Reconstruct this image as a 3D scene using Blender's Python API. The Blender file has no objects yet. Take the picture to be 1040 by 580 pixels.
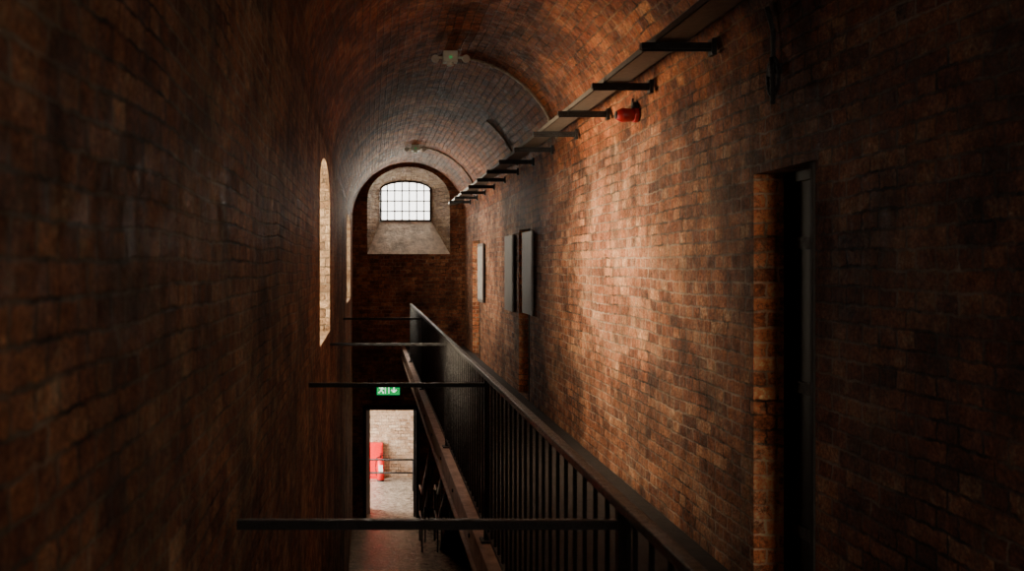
import bpy, bmesh, math
from mathutils import Vector, Matrix

scene = bpy.context.scene
F = 900.0
EYE = 1.64
XL, XR = -0.36, 1.93
YB, YE = -5.0, 18.1
ZL = -3.5
SPR = 2.6
CX = (XL + XR) / 2
RAD = (XR - XL) / 2
YBACK = 21.5

# ------------------------------------------------------------ materials
def new_mat(name):
    m = bpy.data.materials.new(name)
    m.use_nodes = True
    nt = m.node_tree
    nt.nodes.clear()
    out = nt.nodes.new('ShaderNodeOutputMaterial')
    b = nt.nodes.new('ShaderNodeBsdfPrincipled')
    nt.links.new(b.outputs[0], out.inputs[0])
    return m, nt, b

class NB:
    def __init__(s, nt): s.nt = nt
    def n(s, t, **kw):
        x = s.nt.nodes.new(t)
        for k, v in kw.items(): setattr(x, k, v)
        return x
    def set(s, inp, v):
        if isinstance(v, bpy.types.NodeSocket): s.nt.links.new(v, inp)
        elif v is not None: inp.default_value = v
    def m(s, op, a, b=None, c=None):
        x = s.n('ShaderNodeMath', operation=op)
        s.set(x.inputs[0], a); s.set(x.inputs[1], b)
        if c is not None: s.set(x.inputs[2], c)
        return x.outputs[0]
    def mixc(s, fac, a, b, mode='MIX'):
        x = s.n('ShaderNodeMix', data_type='RGBA', blend_type=mode)
        s.set(x.inputs[0], fac); s.set(x.inputs[6], a); s.set(x.inputs[7], b)
        return x.outputs[2]
    def mixf(s, fac, a, b):
        x = s.n('ShaderNodeMix', data_type='FLOAT')
        s.set(x.inputs[0], fac); s.set(x.inputs[2], a); s.set(x.inputs[3], b)
        return x.outputs[0]
    def ramp(s, fac, stops, interp='LINEAR'):
        x = s.n('ShaderNodeValToRGB')
        cr = x.color_ramp; cr.interpolation = interp
        while len(cr.elements) < len(stops): cr.elements.new(0.5)
        for e, (p, c) in zip(cr.elements, stops):
            e.position = p
            e.color = (c[0], c[1], c[2], 1) if isinstance(c, (tuple, list)) else (c, c, c, 1)
        s.set(x.inputs[0], fac)
        return x.outputs[0]
    def noise(s, vec, scale, detail=4, rough=0.6):
        x = s.n('ShaderNodeTexNoise')
        s.set(x.inputs['Vector'], vec)
        x.inputs['Scale'].default_value = scale
        x.inputs['Detail'].default_value = detail
        x.inputs['Roughness'].default_value = rough
        return x.outputs['Fac']

PAL = [(0.1, (0.050, 0.018, 0.012)), (0.3, (0.16, 0.055, 0.028)), (0.5, (0.30, 0.105, 0.050)),
       (0.7, (0.43, 0.175, 0.082)), (0.9, (0.60, 0.37, 0.22))]

def brick_material(name, uv=False, tint=(1, 1, 1), lime=0.35, soot=0.6, bump=0.9, mortar=(0.14, 0.10, 0.074), palette=None, sc=1.0):
    m, nt, b = new_mat(name)
    q = NB(nt)
    tc = q.n('ShaderNodeTexCoord')
    obj = tc.outputs['Object']
    if uv:
        sp = q.n('ShaderNodeSeparateXYZ'); q.set(sp.inputs[0], tc.outputs['UV'])
        u, v = sp.outputs[0], sp.outputs[1]
    else:
        sp = q.n('ShaderNodeSeparateXYZ'); q.set(sp.inputs[0], obj)
        geo = q.n('ShaderNodeNewGeometry')
        sn = q.n('ShaderNodeSeparateXYZ'); q.set(sn.inputs[0], geo.outputs['True Normal'])
        ix = q.m('GREATER_THAN', q.m('ABSOLUTE', sn.outputs[0]), 0.6)
        iz = q.m('GREATER_THAN', q.m('ABSOLUTE', sn.outputs[2]), 0.75)
        u = q.mixf(ix, sp.outputs[0], sp.outputs[1])
        v = q.mixf(iz, sp.outputs[2], sp.outputs[1])
    n1 = q.noise(obj, 12.0/sc, 4, 0.7)
    n2 = q.noise(obj, 16.0/sc, 4, 0.7)
    n3 = q.noise(obj, 1.1, 2)
    u = q.m('ADD', u, q.m('MULTIPLY', q.m('SUBTRACT', n1, 0.5), 0.050*sc))
    v = q.m('ADD', v, q.m('MULTIPLY', q.m('SUBTRACT', n2, 0.5), 0.034*sc))
    v = q.m('ADD', v, q.m('MULTIPLY', q.m('SUBTRACT', n3, 0.5), 0.06))
    BW, BH = 0.228*sc, 0.074*sc
    cv = q.n('ShaderNodeCombineXYZ'); q.set(cv.inputs[0], u); q.set(cv.inputs[1], v)
    bt = q.n('ShaderNodeTexBrick')
    bt.offset = 0.5; bt.offset_frequency = 2; bt.squash = 0.5; bt.squash_frequency = 2
    q.set(bt.inputs['Vector'], cv.outputs[0])
    bt.inputs['Scale'].default_value = 1.0
    bt.inputs['Mortar Size'].default_value = 0.0085*sc
    bt.inputs['Mortar Smooth'].default_value = 0.6
    bt.inputs['Brick Width'].default_value = BW
    bt.inputs['Row Height'].default_value = BH
    mort = bt.outputs['Fac']
    row = q.m('FLOOR', q.m('DIVIDE', v, BH))
    odd = q.m('FLOORED_MODULO', row, 2.0)
    even = q.m('SUBTRACT', 1.0, odd)
    w = q.mixf(even, BW, BW * 0.5)
    off = q.m('MULTIPLY', even, BW * 0.25)
    col = q.m('FLOOR', q.m('DIVIDE', q.m('ADD', u, off), w))
    cid = q.n('ShaderNodeCombineXYZ'); q.set(cid.inputs[0], col); q.set(cid.inputs[1], row)
    wn = q.n('ShaderNodeTexWhiteNoise', noise_dimensions='2D'); q.set(wn.inputs['Vector'], cid.outputs[0])
    r = wn.outputs['Value']
    big = q.ramp(q.noise(obj, 3.2, 6, 0.7), [(0.32, 0.0), (0.68, 1.0)])
    fine = q.ramp(q.noise(obj, 21/sc, 7, 0.8), [(0.35, 0.0), (0.65, 1.0)])
    idx = q.m('ADD', q.m('MULTIPLY', r, 0.42), q.m('ADD', q.m('MULTIPLY', big, 0.24), q.m('MULTIPLY', fine, 0.38)))
    c = q.ramp(idx, palette or PAL)
    f1 = q.noise(obj, 60.0/sc, 6, 0.8)
    c = q.mixc(1.0, c, q.ramp(f1, [(0.3, 0.2), (0.5, 1.0), (0.72, 2.1)]), 'MULTIPLY')
    mfac = q.m('MULTIPLY', mort, q.ramp(q.noise(obj, 12, 4), [(0.3, 0.4), (0.55, 1.0)]))
    c = q.mixc(mfac, c, q.mixc(q.ramp(q.noise(obj, 2.2, 6, 0.7), [(0.4, 0.0), (0.6, 1.0)]), (mortar[0]*.15, mortar[1]*.15, mortar[2]*.15, 1), (mortar[0]*3.0, mortar[1]*3.0, mortar[2]*3.0, 1)))
    # lime wash remnants
    lm = q.m('MULTIPLY', q.ramp(q.noise(obj, 2.1, 8, 0.72), [(0.48, 0.0), (0.62, 1.0)]), q.ramp(q.noise(obj, 28, 6, 0.85), [(0.46, 0.0), (0.6, 1.0)]))
    c = q.mixc(q.m('MULTIPLY', lm, lime), c, (0.60, 0.45, 0.30, 1))
    # grime patches
    st = q.ramp(q.noise(obj, 1.3, 7, 0.7), [(0.40, 1.0 - soot), (0.58, 1.0)])
    c = q.mixc(1.0, c, st, 'MULTIPLY')
    st2 = q.ramp(q.noise(obj, 4.5, 7, 0.75), [(0.38, 0.35), (0.52, 1.0)])
    c = q.mixc(soot, c, q.mixc(1.0, c, st2, 'MULTIPLY'))
    c = q.mixc(1.0, c, (tint[0], tint[1], tint[2], 1), 'MULTIPLY')
    q.set(b.inputs['Base Color'], c)
    q.set(b.inputs['Roughness'], q.ramp(q.noise(obj, 14, 4), [(0.3, 0.45), (0.7, 0.88)]))
    b.inputs['Specular IOR Level'].default_value = 0.25
    h = q.m('MULTIPLY', q.m('SUBTRACT', 1.0, mort), 0.012*sc)
    h = q.m('ADD', h, q.m('MULTIPLY', r, 0.009*sc))
    h = q.m('ADD', h, q.m('MULTIPLY', q.noise(obj, 34/sc, 6, 0.75), 0.034*sc))
    h = q.m('ADD', h, q.m('MULTIPLY', q.noise(obj, 8, 3, 0.6), 0.045))
    bp = q.n('ShaderNodeBump'); q.set(bp.inputs['Height'], h)
    bp.inputs['Strength'].default_value = bump
    bp.inputs['Distance'].default_value = 1.0
    q.set(b.inputs['Normal'], bp.outputs[0])
    return m

def plain(name, col, rough=0.6, metal=0.0, var=0.3, scale=20, bump=0.0, emis=None, estr=0, spec=0.5):
    m, nt, b = new_mat(name)
    q = NB(nt)
    tc = q.n('ShaderNodeTexCoord'); obj = tc.outputs['Object']
    n = q.noise(obj, scale, 6, 0.7)
    c = q.mixc(q.ramp(n, [(0.3, 0.0), (0.7, 1.0)]), tuple(x*(1-var) for x in col)+(1,), tuple(min(1, x*(1+var)) for x in col)+(1,))
    q.set(b.inputs['Base Color'], c)
    b.inputs['Roughness'].default_value = rough
    b.inputs['Metallic'].default_value = metal
    b.inputs['Specular IOR Level'].default_value = spec
    if bump:
        bp = q.n('ShaderNodeBump'); q.set(bp.inputs['Height'], n)
        bp.inputs['Strength'].default_value = 0.7; bp.inputs['Distance'].default_value = bump
        q.set(b.inputs['Normal'], bp.outputs[0])
    if emis:
        b.inputs['Emission Color'].default_value = emis+(1,)
        b.inputs['Emission Strength'].default_value = estr
    return m

M_brick = brick_material('brick_wall', lime=0.5)
M_brickE = brick_material('brick_wall_dark', tint=(0.9, 0.8, 0.72), lime=0.2)
M_brickL = brick_material('brick_wall_weathered', lime=0.75, soot=0.7, bump=1.0, tint=(1.3, 1.3, 1.2), sc=0.62)
M_vault = brick_material('brick_vault', uv=True, lime=0.35, soot=0.7, tint=(1.0, 0.74, 0.50))
M_quoin_lit = brick_material('brick_quoin', tint=(3.3, 3.0, 2.6), lime=0.5, soot=0.15)  # door jamb brick, the light falling on it put into the raised tint
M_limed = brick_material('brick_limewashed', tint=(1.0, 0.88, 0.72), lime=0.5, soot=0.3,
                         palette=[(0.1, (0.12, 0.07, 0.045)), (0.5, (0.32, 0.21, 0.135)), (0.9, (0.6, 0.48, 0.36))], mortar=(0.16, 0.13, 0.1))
M_back = brick_material('brick_pale', lime=0.6, soot=0.1,
                         palette=[(0.1, (0.2, 0.11, 0.06)), (0.5, (0.42, 0.27, 0.17)), (0.9, (0.65, 0.5, 0.36))], mortar=(0.16, 0.13, 0.1))
M_sill = plain('rough_stone_sill', (0.66, 0.56, 0.45), 0.9, var=0.4, scale=7, bump=0.05)
M_iron = plain('black_painted_iron', (0.007, 0.006, 0.006), 0.34, 0.0, var=0.5, scale=34, bump=0.03, spec=0.4)
M_beam = plain('worn_red_oxide_steel', (0.38, 0.26, 0.205), 0.6, var=0.45, scale=10, bump=0.005)
M_deck = plain('walkway_stone', (0.03, 0.022, 0.018), 0.85, var=0.4, scale=9, bump=0.01)
M_floor = plain('worn_flagstone', (0.26, 0.225, 0.185), 0.26, var=0.85, scale=11, bump=0.05)
M_galv = plain('weathered_steel_tray', (0.12, 0.095, 0.075), 0.5, 0.3, var=0.3, scale=25)
M_cond = plain('grey_conduit', (0.24, 0.185, 0.13), 0.5, var=0.2)
M_red = plain('red_plastic', (0.26, 0.006, 0.008), 0.4, var=0.15)
M_redl = plain('red_enamel', (0.75, 0.006, 0.010), 0.35, var=0.1)
M_white = plain('white_paint', (0.8, 0.79, 0.77), 0.5, var=0.05)
M_plastic = plain('grey_plastic', (0.42, 0.43, 0.34), 0.5, var=0.08)
M_board = plain('grey_board', (0.12, 0.105, 0.098), 0.5, var=0.15, scale=6)
M_boardp = plain('printed_panel', (0.36, 0.34, 0.32), 0.4, var=0.5, scale=9)
M_door = plain('dark_painted_door', (0.009, 0.008, 0.008), 0.6, var=0.3, scale=15, spec=0.2)
M_frame = plain('dark_door_frame', (0.04, 0.034, 0.030), 0.7, var=0.3, scale=18, spec=0.15)
M_green = plain('green_sign_face', (0.0, 0.25, 0.06), 0.4, var=0.05, emis=(0.0, 0.45, 0.09), estr=1.0)
M_signw = plain('sign_white', (0.7, 0.8, 0.7), 0.4, var=0.02, emis=(0.75, 1.0, 0.75), estr=1.4)
M_led = plain('green_led', (0.1, 0.5, 0.2), 0.4, var=0.02, emis=(0.15, 0.8, 0.25), estr=0.15)
M_glass = plain('lamp_lens', (0.35, 0.33, 0.28), 0.15, var=0.1)
M_ceil = plain('plaster', (0.5, 0.46, 0.4), 0.9, var=0.1)

# ------------------------------------------------------------ mesh helpers
class MB:
    def __init__(s, name, mats):
        s.name = name; s.bm = bmesh.new(); s.mats = mats
    def _tag(s, verts, mi, smooth=False):
        fs = set()
        for v in verts:
            for f in v.link_faces: fs.add(f)
        for f in fs: f.material_index = mi; f.smooth = smooth
    def box(s, x0, x1, y0, y1, z0, z1, mi=0, rot=None):
        r = bmesh.ops.create_cube(s.bm, size=1.0)
        c = Vector(((x0+x1)/2, (y0+y1)/2, (z0+z1)/2))
        for v in r['verts']:
            p = Vector((v.co.x*(x1-x0), v.co.y*(y1-y0), v.co.z*(z1-z0)))
            if rot is not None: p = rot @ p
            v.co = p + c
        s._tag(r['verts'], mi)
        return s
    def cyl(s, p0, p1, r, mi=0, seg=12, r2=None):
        p0, p1 = Vector(p0), Vector(p1)
        d = p1-p0
        q = d.to_track_quat('Z', 'Y').to_matrix().to_4x4()
        mat = Matrix.Translation((p0+p1)/2) @ q
        res = bmesh.ops.create_cone(s.bm, cap_ends=True, segments=seg, radius1=r, radius2=r if r2 is None else r2, depth=d.length, matrix=mat)
        s._tag(res['verts'], mi, True)
        for v in res['verts']:
            for f in v.link_faces:
                if len(f.verts) > 4: f.smooth = False
        return s
    def sph(s, c, r, mi=0, sc=(1, 1, 1)):
        mat = Matrix.Translation(Vector(c)) @ Matrix.Diagonal((sc[0], sc[1], sc[2], 1))
        res = bmesh.ops.create_uvsphere(s.bm, u_segments=16, v_segments=10, radius=r, matrix=mat)
        s._tag(res['verts'], mi, True)
        return s
    def path(s, pts, r, mi=0, seg=10):
        pts = [Vector(p) for p in pts]
        for a, b in zip(pts[:-1], pts[1:]): s.cyl(a, b, r, mi, seg)
        for p in pts[1:-1]: s.sph(p, r, mi)
        return s
    def done(s, bevel=0.0):
        me = bpy.data.meshes.new(s.name)
        s.bm.to_mesh(me); s.bm.free()
        for m in s.mats: me.materials.append(m)
        o = bpy.data.objects.new(s.name, me)
        scene.collection.objects.link(o)
        if bevel:
            md = o.modifiers.new('bevel', 'BEVEL'); md.width = bevel; md.segments = 2; md.limit_method = 'ANGLE'
        return o

def arch_profile(c, hw, zb, zs, zt, n=16):
    pts = [(c-hw, zb), (c+hw, zb)]
    for i in range(n+1):
        a = math.pi*i/n
        pts.append((c+hw*math.cos(a), zs+(zt-zs)*math.sin(a)))
    return pts

def loft(rings):
    me = bpy.data.meshes.new('tmp'); vs = []; fs = []
    n = len(rings[0])
    for r in rings: vs += r
    for k in range(len(rings)-1):
        for i in range(n):
            j = (i+1) % n
            fs.append((k*n+i, k*n+j, (k+1)*n+j, (k+1)*n+i))
    fs.append(tuple(reversed(range(n))))
    fs.append(tuple((len(rings)-1)*n+i for i in range(n)))
    me.from_pydata(vs, [], fs); me.update()
    bm = bmesh.new(); bm.from_mesh(me); bmesh.ops.recalc_face_normals(bm, faces=bm.faces); bm.to_mesh(me); bm.free()
    o = bpy.data.objects.new('tmp', me); scene.collection.objects.link(o)
    return o

def box_tmp(x0, x1, y0, y1, z0, z1):
    return loft([[(x, y0, z) for x, z in ((x0, z0), (x1, z0), (x1, z1), (x0, z1))],
                 [(x, y1, z) for x, z in ((x0, z0), (x1, z0), (x1, z1), (x0, z1))]])

def cut(o, cutters):
    for c in cutters:
        md = o.modifiers.new('b', 'BOOLEAN'); md.operation = 'DIFFERENCE'; md.object = c; md.solver = 'EXACT'
    dg = bpy.context.evaluated_depsgraph_get(); dg.update()
    me = bpy.data.meshes.new_from_object(o.evaluated_get(dg))
    o.modifiers.clear(); o.data = me
    for c in cutters: bpy.data.objects.remove(c)

# ------------------------------------------------------------ shell
TH = 0.5
wins = [(6.35, 7.9, 1.06, 2.22, 2.49), (13.6, 16.0, 1.06, 2.22, 2.49)]
wl = box_tmp(XL-TH, XL, YB, YE, ZL, SPR)
cs = []
for (y0, y1, zb, zs, zt) in wins:
    p = arch_profile((y0+y1)/2, (y1-y0)/2, zb, zs, zt)
    cs.append(loft([[(XL+0.1, a, z) for a, z in p], [(XL-TH-0.1, a, z) for a, z in p]]))
cut(wl, cs)
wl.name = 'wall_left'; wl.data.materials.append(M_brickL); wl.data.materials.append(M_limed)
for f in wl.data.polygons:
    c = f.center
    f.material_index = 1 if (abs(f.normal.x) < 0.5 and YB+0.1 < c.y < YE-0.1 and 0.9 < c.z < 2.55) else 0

doors = [(3.84, 4.46), (10.72, 11.5), (15.6, 16.7)]
wr = box_tmp(XR, XR+TH, YB, YE, ZL, SPR)
cs = [box_tmp(XR-0.1, XR+TH+0.1, a, b, 0.0, 2.1) for a, b in doors]
cut(wr, cs)
wr.name = 'wall_right'; wr.data.materials.append(M_brick); wr.data.materials.append(M_quoin_lit)
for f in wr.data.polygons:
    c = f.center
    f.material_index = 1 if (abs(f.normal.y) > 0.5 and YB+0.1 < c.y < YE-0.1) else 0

we = box_tmp(XL-TH, XR+TH, YE, YE+0.7, ZL, SPR+RAD+0.3)
NCX = CX; WCX = 0.745
A = arch_profile(NCX, 0.845, 1.88, 3.0, 3.66)
B = arch_profile(WCX, 0.54, 2.57, 3.24, 3.43)
def lerp(P, Q, t): return [(p[0]+(q_[0]-p[0])*t, p[1]+(q_[1]-p[1])*t) for p, q_ in zip(P, Q)]
A0 = lerp(A, B, -0.1)
nc = loft([[(x, YE-0.05, z) for x, z in A0], [(x, YE+0.5, z) for x, z in B], [(x, YE+0.9, z) for x, z in B]])
dc = box_tmp(-0.08, 0.925, YE-0.1, YE+0.9, ZL-0.2, -1.28)
cut(we, [nc, dc])
we.name = 'wall_end'
for m_ in (M_brickE, M_limed, M_sill): we.data.materials.append(m_)
for f in we.data.polygons:
    c = f.center
    if YE+0.02 < c.y < YE+0.68 and -0.2 < c.x < 1.8 and c.z > 1.8 and c.z < 3.7:
        f.material_index = 2 if (f.normal.z > 0.3 and c.z < 2.6) else 1

wb = box_tmp(XL-TH, XR+TH, YB-0.4, YB, ZL, SPR+RAD+0.3)
p = arch_profile(CX, 0.75, 0.9, 2.4, 2.9)
cut(wb, [loft([[(x, YB+0.1, z) for x, z in p], [(x, YB-0.6, z) for x, z in p]])])
wb.name = 'wall_back'; wb.data.materials.append(M_brick)

# vault
N = 40; NY = 24
vs = []; fs = []
for k in range(NY+1):
    y = YB+(YE-YB)*k/NY
    for i in range(N+1):
        a = math.pi*i/N
        vs.append((CX+RAD*math.cos(a), y, SPR+RAD*math.sin(a)))
for k in range(NY):
    for i in range(N):
        a = k*(N+1)+i
        fs.append((a, a+1, a+N+2, a+N+1))
base = len(vs)
for k in (0, NY):
    y = YB+(YE-YB)*k/NY
    for i in range(N+1):
        a = math.pi*i/N
        vs.append((CX+(RAD+0.35)*math.cos(a), y, SPR+(RAD+0.35)*math.sin(a)))
for i in range(N):
    fs.append((base+i, base+N+1+i, base+N+2+i, base+i+1))
me = bpy.data.meshes.new('ceiling'); me.from_pydata(vs, [], fs); me.update()
uvl = me.uv_layers.new(name='UVMap')
for pl in me.polygons:
    pl.use_smooth = True
    for li in pl.loop_indices:
        co = me.vertices[me.loops[li].vertex_index].co
        ang = math.atan2(co.z-SPR, co.x-CX)
        uvl.data[li].uv = (co.y, ang*RAD)
me.materials.append(M_vault)
ceil_o = bpy.data.objects.new('ceiling', me); scene.collection.objects.link(ceil_o)

# floors
MB('floor', [M_floor]).box(XL-TH, XR+TH, YB-0.4, YBACK+0.3, ZL-0.2, ZL).done()
d = MB('walkway_deck', [M_deck])
d.box(0.705, XR, 1.7, YE, -0.14, 0.0)
d.box(XL, XR, YB, 1.7, -0.14, 0.0)
d.done()
b = MB('steel_edge_beam', [M_beam, M_iron])
b.box(0.625, 0.70, 1.71, YE, 0.0, 0.022)
b.box(0.645, 0.70, 1.71, YE, -0.21, 0.0)
b.box(0.625, 0.70, 1.71, YE, -0.235, -0.21)
for i in range(14): b.cyl((0.65, 2.3+i*1.15, -0.11), (0.635, 2.3+i*1.15, -0.11), 0.016, 1, 6)
b.done(0.004)

# ------------------------------------------------------------ railing
XRAIL = 0.685
RT = EYE - 0.925*XRAIL
YEND = 14.9
r = MB('balcony_railing', [M_iron])
r.box(XRAIL-0.019, XRAIL+0.019, 1.7, YEND, RT-0.028, RT)
r.box(XRAIL-0.012, XRAIL+0.012, 1.7, YEND, 0.085, 0.10)
n = int((YEND-1.7)/0.135)
for i in range(n+1):
    y = 1.75+i*0.135
    r.cyl((XRAIL, y, 0.09), (XRAIL, y, RT-0.02), 0.0085, 0, 6)
for y in (1.73, 2.4, 5.2, 7.9, 11.6, YEND-0.03):
    r.box(XRAIL-0.018, XRAIL+0.018, y-0.018, y+0.018, 0.022, RT-0.02)
    r.box(XRAIL-0.04, XRAIL+0.015, y-0.05, y+0.05, 0.022, 0.035)
r.done(0.006)
r = MB('platform_railing', [M_iron])
r.box(XL+0.005, XRAIL-0.03, 1.63, 1.67, RT-0.22, RT-0.19)
r.box(XL+0.005, XRAIL-0.03, 1.635, 1.665, 0.075, 0.09)
for i in range(8): r.cyl((XL+0.08+i*0.125, 1.65, 0.0), (XL+0.08+i*0.125, 1.65, RT-0.2), 0.0085, 0, 6)
r.done()
ZB = EYE-0.70
for y, ex in ((2.4, 0.0), (5.2, 0.0), (7.9, 0.02), (11.7, 0.1)):
    t = MB('tie_bar', [M_iron])
    t.box(XL-0.06, XRAIL+0.025+ex, y-0.013, y+0.013, ZB-0.013, ZB+0.013)
    t.done(0.004)

# ------------------------------------------------------------ cable tray
ZT = EYE+1.2
t = MB('cable_tray', [M_galv, M_iron])
x0, x1 = 1.56, 1.72
t.box(x0, x1, -4.9, YE-0.3, ZT+0.022, ZT+0.026)
t.box(x0, x0+0.006, -4.9, YE-0.3, ZT+0.022, ZT+0.06)
t.box(x1-0.006, x1, -4.9, YE-0.3, ZT+0.022, ZT+0.06)
for i, xx in enumerate((1.60, 1.63, 1.67)):
    t.cyl((xx, -4.9, ZT+0.04), (xx, YE-0.3, ZT+0.04), 0.012, 1, 8)
ys = [3.78 + 1.07*(i-0) for i in range(-7, 13)]
for y in ys:
    t.box(1.48, 1.88, y-0.02, y+0.02, ZT-0.015, ZT+0.018, 1)
    t.box(1.485, 1.88, y-0.015, y-0.009, ZT-0.03, ZT+0.0, 1)
    t.box(1.86, 1.885, y-0.03, y+0.03, ZT-0.05, ZT+0.04, 1)
t.done()

def arc_pts(y, a0, a1, rr, n=22):
    return [(CX+rr*math.cos(a0+(a1-a0)*i/n), y, SPR+rr*math.sin(a0+(a1-a0)*i/n)) for i in range(n+1)]
for y, a0, a1 in ((8.88, math.radians(84), math.radians(16)), (15.6, math.radians(84), math.radians(16)), (11.3, math.radians(52), math.radians(16))):
    c = MB('ceiling_conduit', [M_cond])
    c.path(arc_pts(y, a0, a1, RAD-0.014), 0.013, 0, 8)
    for aa in (0.25, 0.55, 0.85):
        a = a0+(a1-a0)*aa
        c.sph((CX+(RAD-0.02)*math.cos(a), y, SPR+(RAD-0.02)*math.sin(a)), 0.019, 0)
    c.done()
for y in (8.7, 15.4):
    e = MB('emergency_light', [M_plastic, M_glass, M_led])
    zc = SPR+RAD
    e.box(CX-0.07, CX+0.07, y-0.06, y+0.06, zc-0.11, zc-0.004)
    e.cyl((CX, y, zc-0.10), (CX, y, zc-0.14), 0.035)
    for sx in (-1, 1):
        e.path([(CX+sx*0.06, y, zc-0.06), (CX+sx*0.13, y-0.02, zc-0.065)], 0.014)
        e.cyl((CX+sx*0.135, y+0.03, zc-0.06), (CX+sx*0.15, y-0.06, zc-0.085), 0.022, 0, 14, 0.04)
        e.cyl((CX+sx*0.15, y-0.06, zc-0.085), (CX+sx*0.151, y-0.066, zc-0.087), 0.035, 1, 14)
    e.cyl((CX+0.0, y-0.06, zc-0.07), (CX+0.0, y-0.068, zc-0.07), 0.018, 2, 10)
    e.done(0.004)

s = MB('fire_alarm_sounder', [M_red, M_iron])
sy, sz = 6.35, 2.72
s.cyl((1.915, sy, sz), (1.885, sy, sz), 0.054, 0, 24)
s.cyl((1.885, sy, sz), (1.80, sy, sz), 0.046, 0, 24, 0.052)
s.cyl((1.80, sy, sz), (1.765, sy, sz), 0.052, 0, 24, 0.032)
s.cyl((1.765, sy, sz), (1.755, sy, sz), 0.028, 1, 16)
s.path([(1.88, sy, sz+0.05), (1.88, sy, ZT)], 0.009, 1)
s.box(1.875, 1.91, sy-0.03, sy+0.03, sz+0.045, sz+0.09, 1)
s.done(0.003)

hx, hy = 1.90, 4.18
hc = MB('hanging_cable', [M_iron])
hc.path([(hx-0.03, hy, ZT+0.02), (hx, hy, 2.95-0.2), (hx, hy, 2.62)], 0.011)
lp = [(hx, hy+0.055*math.sin(a), 2.53+0.09*math.cos(a)) for a in [2*math.pi*i/18 for i in range(19)]]
hc.path(lp, 0.009)
hc.path([(hx-0.01, hy-0.01, 2.62), (hx-0.015, hy-0.03, 2.45), (hx-0.01, hy-0.02, 2.40)], 0.012)
hc.box(hx-0.012, XR, hy-0.03, hy+0.03, 2.54, 2.59)
hc.done()

# ------------------------------------------------------------ doors right wall
for i, (a, bb) in enumerate(doors):
    dd = MB('door_%d' % (i+1), [M_door, M_frame, M_iron])
    xx = XR+0.15
    dd.box(xx+0.02, xx+0.07, a+0.04, bb-0.04, 0.0, 2.06)
    dd.box(xx, xx+0.09, a, a+0.05, 0, 2.1); dd.box(xx, xx+0.09, bb-0.05, bb, 0, 2.1); dd.box(xx, xx+0.09, a, bb, 2.05, 2.1)
    dd.box(XR-0.010, XR+0.13, a+0.0, a+0.03, 0, 2.09, 1)
    for z in (0.35, 1.05, 1.75):
        dd.box(xx+0.008, xx+0.02, a+0.06, bb-0.06, z-0.03, z+0.03, 2)
    for z in (0.4, 1.05, 1.7):
        for y in (a+0.12, bb-0.12): dd.cyl((xx+0.02, y, z), (xx+0.002, y, z), 0.012, 2, 8)
    dd.box(xx-0.01, xx+0.02, a+0.08, a+0.2, 0.95, 1.12, 2)
    dd.path([(xx-0.0, a+0.1, 1.15), (xx-0.04, a+0.1, 1.15), (xx-0.04, a+0.1, 1.3), (xx, a+0.1, 1.3)], 0.009, 2)
    dd.done(0.003)

for (y0, y1, z0, z1) in ((10.32, 10.98, 1.06, 2.05), (11.72, 12.4, 1.03, 2.05), (14.8, 15.55, 1.02, 2.02)):
    o = MB('information_board', [M_board, M_boardp, M_iron])
    o.box(XR-0.05, XR-0.03, y0, y1, z0, z1)
    o.box(XR-0.053, XR-0.05, y0+0.04, y1-0.04, z0+0.05, z1-0.05, 1 if y0 > 14 else 0)
    for z in (z0+0.1, z1-0.1):
        for y in (y0+0.08, y1-0.08): o.cyl((XR-0.03, y, z), (XR, y, z), 0.012, 2, 8)
    o.done(0.003)

# ------------------------------------------------------------ windows
def grid_window(name, cx, hw, zb, zs, zt, y, ncol, nrow, axis='Y', bar=0.011, x=0.0, fr=0.04):
    w = MB(name, [M_iron])
    def P(a, z, dep=0.0):
        return (a, y+dep, z) if axis == 'Y' else (x+dep, a, z)
    def ztop(a):
        t = max(-1, min(1, (a-cx)/hw)); return zs+(zt-zs)*math.sqrt(max(0, 1-t*t))
    def bx(a0, a1, z0, z1, dd=0.02):
        if axis == 'Y': w.box(a0, a1, y-dd, y+dd, z0, z1)
        else: w.box(x-dd, x+dd, a0, a1, z0, z1)
    for i in range(1, ncol):
        a = cx-hw+2*hw*i/ncol
        bx(a-bar, a+bar, zb, ztop(a))
    for j in range(1, nrow):
        z = zb+(zt-zb)*j/nrow
        t = 1.0 if z <= zs else math.sqrt(max(0, 1-((z-zs)/(zt-zs))**2))
        bx(cx-hw*t, cx+hw*t, z-bar, z+bar, 0.016)
    bx(cx-hw+0.002, cx+hw-0.002, zb+0.002, zb+fr, 0.03)
    bx(cx-hw+0.002, cx-hw+fr, zb, zs+0.01, 0.03); bx(cx+hw-fr, cx+hw-0.002, zb, zs+0.01, 0.03)
    pts = [P(cx+(hw-0.02)*math.cos(math.pi*i/20), zs+(zt-zs-0.02)*math.sin(math.pi*i/20)) for i in range(21)]
    w.path(pts, 0.02, 0, 8)
    return w.done()
grid_window('window_1', WCX, 0.54, 2.57, 3.24, 3.43, YE+0.53, 7, 4, bar=0.012)
for i, (y0, y1, zb, zs, zt) in enumerate(wins):
    grid_window('window_%d' % (i+2), (y0+y1)/2, (y1-y0)/2, zb, zs, zt, 0, 7, 5, axis='X', x=XL-TH+0.1)
grid_window('window_4', CX, 0.75, 0.9, 2.4, 2.9, YB-0.3, 6, 6)  # unseen window behind the camera, added to let in light for the jamb

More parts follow.
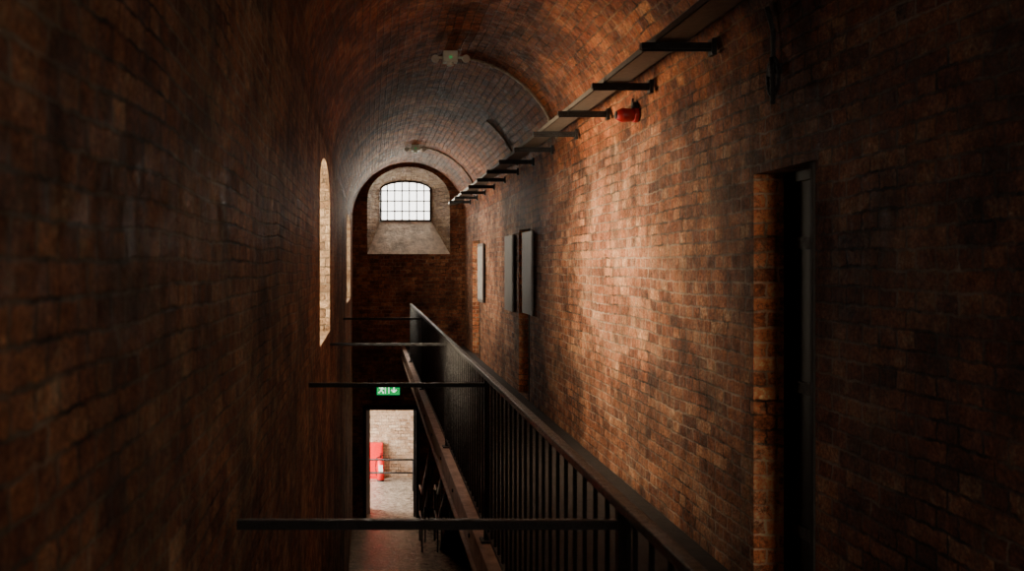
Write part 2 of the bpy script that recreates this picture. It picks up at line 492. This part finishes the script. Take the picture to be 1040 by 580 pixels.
# ------------------------------------------------------------ exit sign
e = MB('exit_sign', [M_iron, M_green, M_signw])
ex0, ex1, ez0, ez1, ey = 0.135, 0.60, -0.99, -0.765, YE-0.06
e.box(ex0-0.012, ex1+0.012, ey, YE, ez0-0.012, ez1+0.012)
e.box(ex0, ex1, ey-0.004, ey, ez0, ez1, 1)
yy0, yy1 = ey-0.008, ey-0.004
def sb(a0, a1, c0, c1, rot=0):
    e.box(ex0+a0, ex0+a1, yy0, yy1, ez0+c0, ez0+c1, 2, Matrix.Rotation(rot, 3, 'Y') if rot else None)
# white doorway panel with a running figure beside it
sb(0.165, 0.183, 0.03, 0.20); sb(0.235, 0.253, 0.03, 0.20); sb(0.165, 0.253, 0.182, 0.20)
e.cyl((ex0+0.115, yy0, ez0+0.178), (ex0+0.115, yy1, ez0+0.178), 0.019, 2, 12)
sb(0.083, 0.117, 0.09, 0.158, 0.25)
sb(0.04, 0.10, 0.13, 0.148, 0.4); sb(0.105, 0.155, 0.123, 0.141, 0.5)
sb(0.05, 0.10, 0.07, 0.09, -0.6); sb(0.025, 0.06, 0.04, 0.058, 0.1); sb(0.09, 0.14, 0.06, 0.08, 0.9); sb(0.12, 0.138, 0.025, 0.06)
sb(0.333, 0.362, 0.06, 0.20); sb(0.285, 0.355, 0.068, 0.094, 0.75); sb(0.34, 0.41, 0.068, 0.094, -0.75)
e.done()

f = MB('door_4', [M_white, M_door])
f.box(-0.08, 0.0, YE+0.3, YE+0.7, ZL, -1.36)
f.box(0.885, 0.925, YE+0.05, YE+0.12, ZL, -1.28, 1)
f.box(-0.08, 0.925, YE+0.3, YE+0.4, -1.36, -1.28, 1)
f.box(0.93, 1.0, YE-0.03, YE+0.0, ZL, -1.22, 1); f.box(-0.15, -0.085, YE-0.03, YE, ZL, -1.22, 1); f.box(-0.15, 1.0, YE-0.03, YE, -1.275, -1.2, 1)
f.done(0.004)

# ------------------------------------------------------------ room beyond lower door
MB('wall_far', [M_back]).box(-1.6, 2.8, YBACK, YBACK+0.25, ZL, 0.0).done()
MB('wall_far_right', [M_back]).box(2.43, 2.6, YE+0.7, YBACK, ZL, 0.0).done()
MB('ceiling_far', [M_ceil]).box(-1.6, 2.8, YE+0.7, YBACK+0.25, -0.6, -0.5).done()
MB('floor_far', [M_floor]).box(-2.5, XL-TH, YE+0.7, YBACK+0.3, ZL-0.2, ZL).done()
x = MB('fire_extinguisher', [M_redl, M_iron, M_white])
fx, fy = 0.25, 21.15
x.cyl((fx, fy, ZL+0.03), (fx, fy, ZL+0.5), 0.085, 0, 24)
x.sph((fx, fy, ZL+0.5), 0.085, 0, (1, 1, 0.7))
x.cyl((fx, fy, ZL), (fx, fy, ZL+0.04), 0.088, 1, 24)
x.cyl((fx, fy, ZL+0.55), (fx, fy, ZL+0.61), 0.022, 1, 12)
x.box(fx-0.02, fx+0.09, fy-0.012, fy+0.012, ZL+0.6, ZL+0.62, 1)
x.box(fx-0.02, fx+0.10, fy-0.012, fy+0.012, ZL+0.645, ZL+0.66, 1)
x.path([(fx-0.02, fy-0.02, ZL+0.59), (fx-0.1, fy-0.04, ZL+0.55), (fx-0.12, fy-0.05, ZL+0.35), (fx-0.1, fy-0.06, ZL+0.15)], 0.012, 1)
x.box(fx-0.05, fx+0.05, fy-0.09, fy-0.078, ZL+0.22, ZL+0.4, 2)
x.done()
x = MB('fire_point_cabinet', [M_redl, M_iron])
x.box(-0.12, 0.30, YBACK-0.14, YBACK, ZL+0.0, ZL+0.86)
x.box(-0.09, 0.27, YBACK-0.15, YBACK-0.14, ZL+0.05, ZL+0.81)
x.cyl((0.24, YBACK-0.155, ZL+0.45), (0.24, YBACK-0.15, ZL+0.45), 0.015, 1, 12)
x.done(0.006)
x = MB('barrier_railing', [M_iron])
for z in (0.72, 0.42): x.cyl((-0.55, 20.2, ZL+z), (1.9, 20.2, ZL+z), 0.022)
for xx in (-0.55, 0.98, 1.9): x.cyl((xx, 20.2, ZL), (xx, 20.2, ZL+0.74), 0.022)
x.done()
x = MB('stair_handrail', [M_iron])
for dx in (0.0, 0.28):
    X = 0.93+dx
    x.path([(X, 16.6, ZL), (X, 16.6, ZL+0.95), (X, 16.5, ZL+1.05), (X, 15.9, ZL+1.05), (X, 13.2, ZL+2.6)], 0.022)
    x.path([(X, 16.6, ZL+0.55), (X, 15.9, ZL+0.55), (X, 13.2, ZL+2.1)], 0.016)
    for yy in (15.9, 15.0, 14.1):
        k = 0 if yy >= 15.9 else (15.9-yy)*0.574
        x.cyl((X, yy, ZL+k*0.9), (X, yy, ZL+1.05+k), 0.014)
x.done()
x = MB('steel_staircase', [M_iron, M_deck])
for i in range(9):
    x.box(1.25, 1.9, 15.7-i*0.3, 16.0-i*0.3, ZL+0.17*(i+1)-0.03, ZL+0.17*(i+1), 1)
    x.box(1.25, 1.9, 15.985-i*0.3, 16.0-i*0.3, ZL+0.17*i, ZL+0.17*(i+1)-0.03, 0)
x.done()

# ------------------------------------------------------------ lights
def area(name, loc, direction, sx, sy, power, col, spread=180):
    l = bpy.data.lights.new(name, 'AREA'); l.shape = 'RECTANGLE'; l.size = sx; l.size_y = sy
    l.energy = power; l.color = col; l.spread = math.radians(spread)
    o = bpy.data.objects.new(name, l); scene.collection.objects.link(o)
    o.location = loc
    o.rotation_euler = Vector(direction).to_track_quat('-Z', 'Y').to_euler()
    return o
area('window_light', (WCX, YE+1.1, 3.15), (0, -1, -0.15), 1.8, 1.5, 150, (1.0, 0.86, 0.66))
area('window_light', (WCX, YE+1.5, 4.4), (0, -0.55, -0.8), 1.6, 1.2, 420, (1.0, 0.94, 0.84))  # extra lamp added above the end window to brighten the sill
area('window_light', (XL-TH-0.25, 7.12, 1.95), (1, 0, 0.0), 1.9, 1.9, 310, (1.0, 0.80, 0.53), 100)
area('window_light', (XL-TH-0.25, 14.8, 1.95), (1, 0, 0.0), 2.6, 1.9, 150, (1.0, 0.84, 0.60), 130)
area('window_light', (CX, YB-0.8, 2.0), (0, 1, 0), 1.7, 2.1, 200, (1.0, 0.82, 0.62))  # unseen lamp behind the camera, added to light door jamb and left wall
area('doorway_light', (-2.2, 20.2, -2.1), (1, 0, -0.2), 2.2, 2.4, 560, (1.0, 0.91, 0.78))

w = bpy.data.worlds.new('World'); scene.world = w; w.use_nodes = True
bg = w.node_tree.nodes['Background']
bg.inputs[0].default_value = (1.0, 0.95, 0.88, 1); bg.inputs[1].default_value = 5.0

# ------------------------------------------------------------ camera
cd = bpy.data.cameras.new('camera'); co = bpy.data.objects.new('camera', cd)
scene.collection.objects.link(co)
cd.sensor_fit = 'HORIZONTAL'; cd.sensor_width = 36; cd.lens = F/1040*36
cd.shift_x = (520-376)/1040; cd.shift_y = -(290-270)/1040
cd.clip_start = 0.05
cd.dof.use_dof = True; cd.dof.focus_distance = 9.0; cd.dof.aperture_fstop = 5.0
co.location = (0, 0, EYE); co.rotation_euler = (math.radians(90), 0, 0)
scene.camera = co
